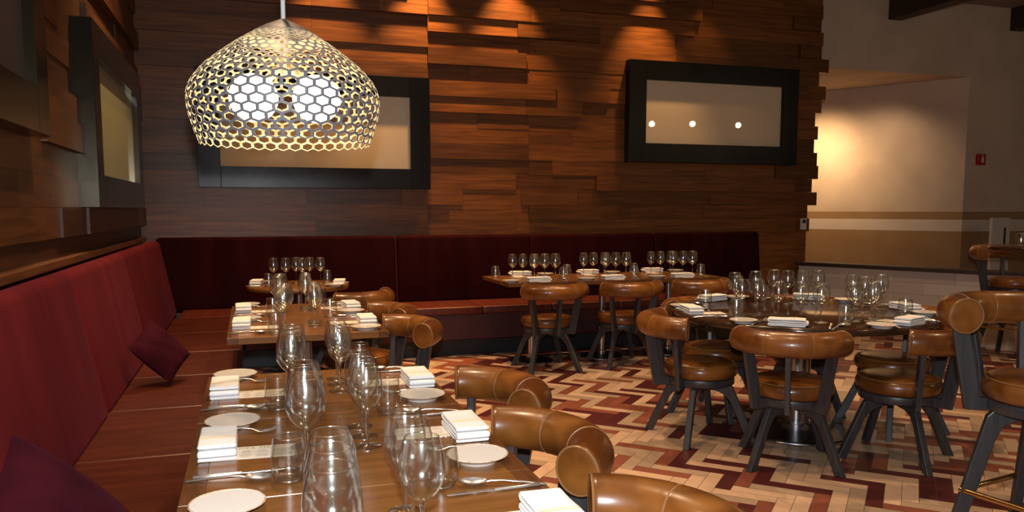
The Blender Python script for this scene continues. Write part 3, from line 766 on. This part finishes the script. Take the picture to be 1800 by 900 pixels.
# bar-height table at the picture edge with one tumbler
bt = empty('bar_table', (6.02, 4.75, 0)); b = MB(); disc(b, .36, 1.035, 1.07); b.build('tabletop', M['round_top'], bt, smooth=50); 
b = MB(); b.lathe([(.03, .03), (.03, 1.036)], 20); b.build('column', M['black_metal'], bt); b = MB(); b.lathe([(.0005, 0), (.22, 0), (.22, .02), (.05, .034), (.0005, .034)], 32); b.build('base', M['black_metal'], bt, smooth=50)
tag(bt, 'tall dark round bar table partly outside the picture, beside the low stone wall', 'table')
TU.put((5.88, 4.80, 1.0702), 0, 'clear tumbler alone on the tall bar table', 'tumbler')

# ================================================================== PENDANT LAMP
def pendant(x, y):
    K = .935; Z = 1.573; UP = (CEIL - Z) / K      # the lamp is drawn at 1/K size and scaled as a whole
    root = empty('honeycomb_pendant_lamp', (x, y, Z)); root.scale = (K, K, K)
    H = .40
    prof = [(0, .283), (.014, .287), (.05, .300), (.084, .311), (.12, .3185), (.15, .3205), (.17, .319), (.19, .313), (.214, .301), (.26, .263), (.307, .205), (.34, .160), (.366, .120), (.378, .100)]
    def rz(z):
        for (z0, r0), (z1, r1) in zip(prof, prof[1:]):
            if z <= z1: return r0 + (r1 - r0) * (z - z0) / (z1 - z0)
        return prof[-1][1]
    # arc length table
    n = 400; zs = [.378 * i / n for i in range(n + 1)]; ss = [0]
    for a, c in zip(zs, zs[1:]): ss.append(ss[-1] + math.hypot(c - a, rz(c) - rz(a)))
    def z_at(s):
        s = max(0, min(s, ss[-1]))
        for i in range(n):
            if ss[i + 1] >= s: return zs[i] + (zs[i + 1] - zs[i]) * (s - ss[i]) / max(1e-9, ss[i + 1] - ss[i])
        return zs[-1]
    def band(name, s0, s1, N, rows, w, th, parent):
        """honeycomb lattice: flat-bottomed cells between two heights of the shell, N round it"""
        me_v = []; me_f = []; idx = {}
        dh = (s1 - s0) / (rows * 1.5 + .5)      # half a cell side
        def vert(i, s):
            key = (i % (2 * N), round(s, 6))
            if key not in idx:
                z = z_at(s); a = 2 * PI * i / (2 * N); idx[key] = len(me_v); me_v.append((rz(z) * math.cos(a), rz(z) * math.sin(a), z))
            return idx[key]
        for r_ in range(rows):
            sc = s0 + dh * (1 + 1.5 * r_)
            for k in range(N):
                i = 2 * k + (r_ % 2)
                me_f.append([vert(i - 1, sc - dh / 2), vert(i, sc - dh), vert(i + 1, sc - dh / 2), vert(i + 1, sc + dh / 2), vert(i, sc + dh), vert(i - 1, sc + dh / 2)])
        bm = bmesh.new(); vv = [bm.verts.new(p) for p in me_v]
        for f in me_f: bm.faces.new([vv[i] for i in f])
        bmesh.ops.recalc_face_normals(bm, faces=bm.faces)
        c0 = next(iter(bm.faces)); 
        if c0.normal.dot(c0.calc_center_median() - Vector((0, 0, .12))) < 0: bmesh.ops.reverse_faces(bm, faces=bm.faces)
        cells = list(bm.faces)
        for f in cells:
            f.tag = True
        for f in cells:
            cen = f.calc_center_median(); vs = list(f.verts); nv = []
            rad_ = sum((q.co - cen).length for q in vs) / 6
            k = max(.15, 1 - w / (rad_ * .88))
            for q in vs: nv.append(bm.verts.new(cen + (q.co - cen) * k))
            for i in range(6): bm.faces.new([vs[i], vs[(i + 1) % 6], nv[(i + 1) % 6], nv[i]])
        bmesh.ops.delete(bm, geom=cells, context='FACES_ONLY')
        me = bpy.data.meshes.new(name); bm.to_mesh(me); bm.free(); me.materials.append(M['shade_out']); me.materials.append(M['shade_in'])
        o = bpy.data.objects.new(name, me); COL.objects.link(o); o.parent = parent
        so = o.modifiers.new('thick', 'SOLIDIFY'); so.thickness = th; so.offset = -1; so.material_offset = 1; so.material_offset_rim = 1
        return o
    sm = ss[-1]
    band('lamp_shade', 0, sm * .845, 40, 15, .0047, .0014, root)
    band('shade_crown', sm * .845, sm, 26, 5, .0028, .0014, root)
    b = MB(); pr = [(rz(z_at(sm * t)) - .007, z_at(sm * t)) for t in (.885, .90, .93, .96, .985)]
    b.lathe(pr + [(r_ - .002, z_) for r_, z_ in pr[::-1]], 48, 0, (0, 0), True); b.build('diffuser', M['shade_in'], root, label='cream inner collar')
    b = MB(); b.lathe([(.101, .377), (.098, .381), (.06, .402), (.02, .420), (.012, .424), (.0005, .424)], 40); b.build('cap', M['cap_grey'], root, smooth=50)
    b = MB(); b.tube([(0, 0, .40), (0, 0, UP)], .008, 12); b.build('rod', M['white_plastic'], root)
    b = MB(); b.lathe([(.0005, UP - .04), (.06, UP - .035), (.06, UP)], 24); b.build('ceiling_rose', M['white_plastic'], root, smooth=50)
    b = MB(); b.tube([(0, 0, .38), (0, 0, .24)], .014, 12); sk = b.build('socket_stem', M['shade_in'], root)
    a0 = R(-18.2 + 9)
    for s in (-1, 1):
        d = Vector((math.cos(a0), math.sin(a0), 0)) * s
        b = MB(); b.tube([Vector((0, 0, .27)), d * .03 + Vector((0, 0, .255)), d * .055 + Vector((0, 0, .225))], .015, 12); b.build('bulb_holder', M['shade_in'], root)
        b = MB(); cc = d * .105 + Vector((0, 0, .160))
        pr = [(max(.0005, .081 * math.sin(PI * i / 20)), -.081 * math.cos(PI * i / 20)) for i in range(21)]
        b.lathe(pr, 28); b.v = [(p[0] + cc.x, p[1] + cc.y, p[2] + cc.z) for p in b.v]; b.build('globe_bulb', M['globe'], root, smooth=80)
    return tag(root, 'large honeycomb pendant lamp with two glowing globes above the front table', 'lamp')
pendant(.122, 2.70)

# ---- small round hanging lamps that the glazed panel mirrors
def hang(x, y, z, t):
    root = empty('globe_hanging_lamp', (x, y, z)); b = MB()
    pr = [(max(.0005, .055 * math.sin(PI * i / 14)), -.055 * math.cos(PI * i / 14)) for i in range(15)]; b.lathe(pr, 20); b.build('globe', M['globe_far'], root, smooth=80)
    b = MB(); b.tube([(0, 0, .05), (0, 0, CEIL - z)], .006, 8); b.build('cord', M['black_metal'], root)
    tag(root, t, 'lamp', 'small hanging globes mirrored in the framed panel')
hang(7.364, 1.6, 2.984, 'small hanging globe lamp mirrored in the framed panel, corner side of three')
hang(8.247, 1.6, 3.013, 'small hanging globe lamp mirrored in the framed panel, middle of three')
hang(9.280, 1.6, 3.024, 'small hanging globe lamp mirrored in the framed panel, thermostat side of three')

# ================================================================== SMALL WALL THINGS
th = empty('thermostat', (6.09, 7.73, 1.13)); b = MB(); b.box((-.038, -.018, 0), (.038, .01, .13)); b.build('case', M['white_plastic'], th, smooth=0, bevel=.006)
b = MB(); b.box((-.022, -.0195, .075), (.022, -.0175, .115)); b.build('screen', M['screen'], th, smooth=0); tag(th, 'small white thermostat with dark screen near the jagged end of the plank wall', 'thermostat')
fa = empty('fire_alarm', (9.22, YF, 1.945)); b = MB(); b.box((-.068, -.045, 0), (.068, 0, .145)); b.build('case', M['red_plastic'], fa, smooth=0, bevel=.008)
b = MB(); b.box((-.016, -.062, .03), (.016, -.044, .105)); b.build('strobe_lens', M['white_plastic'], fa, smooth=0, bevel=.006)
text_mesh('FIRE', .026, M['white_plastic'], 'lettering', fa, (0, -.0462, .125), rot=(R(90), 0, 0)); tag(fa, 'small red fire alarm with white strobe on the far plaster wall', 'fire alarm')
gt = empty('lift_gate', (9.12, 7.75, 0)); b = MB(); b.box((-.155, -.02, 0), (.155, .02, 1.255)); b.build('panel', M['gate_white'], gt, smooth=0, bevel=.006)
b = MB(); b.box((.045, -.0215, .55), (.08, -.019, 1.13)); b.build('window_strip', M['screen'], gt, smooth=0, label='slim dark window strip'); b = MB(); b.tube([(.11, -.02, .72), (.11, -.045, .735), (.11, -.045, .80), (.11, -.02, .815)], .007, 8); b.build('handle', M['black_metal'], gt)
tag(gt, 'white gate panel with slim dark window standing against the far striped wall', 'gate')
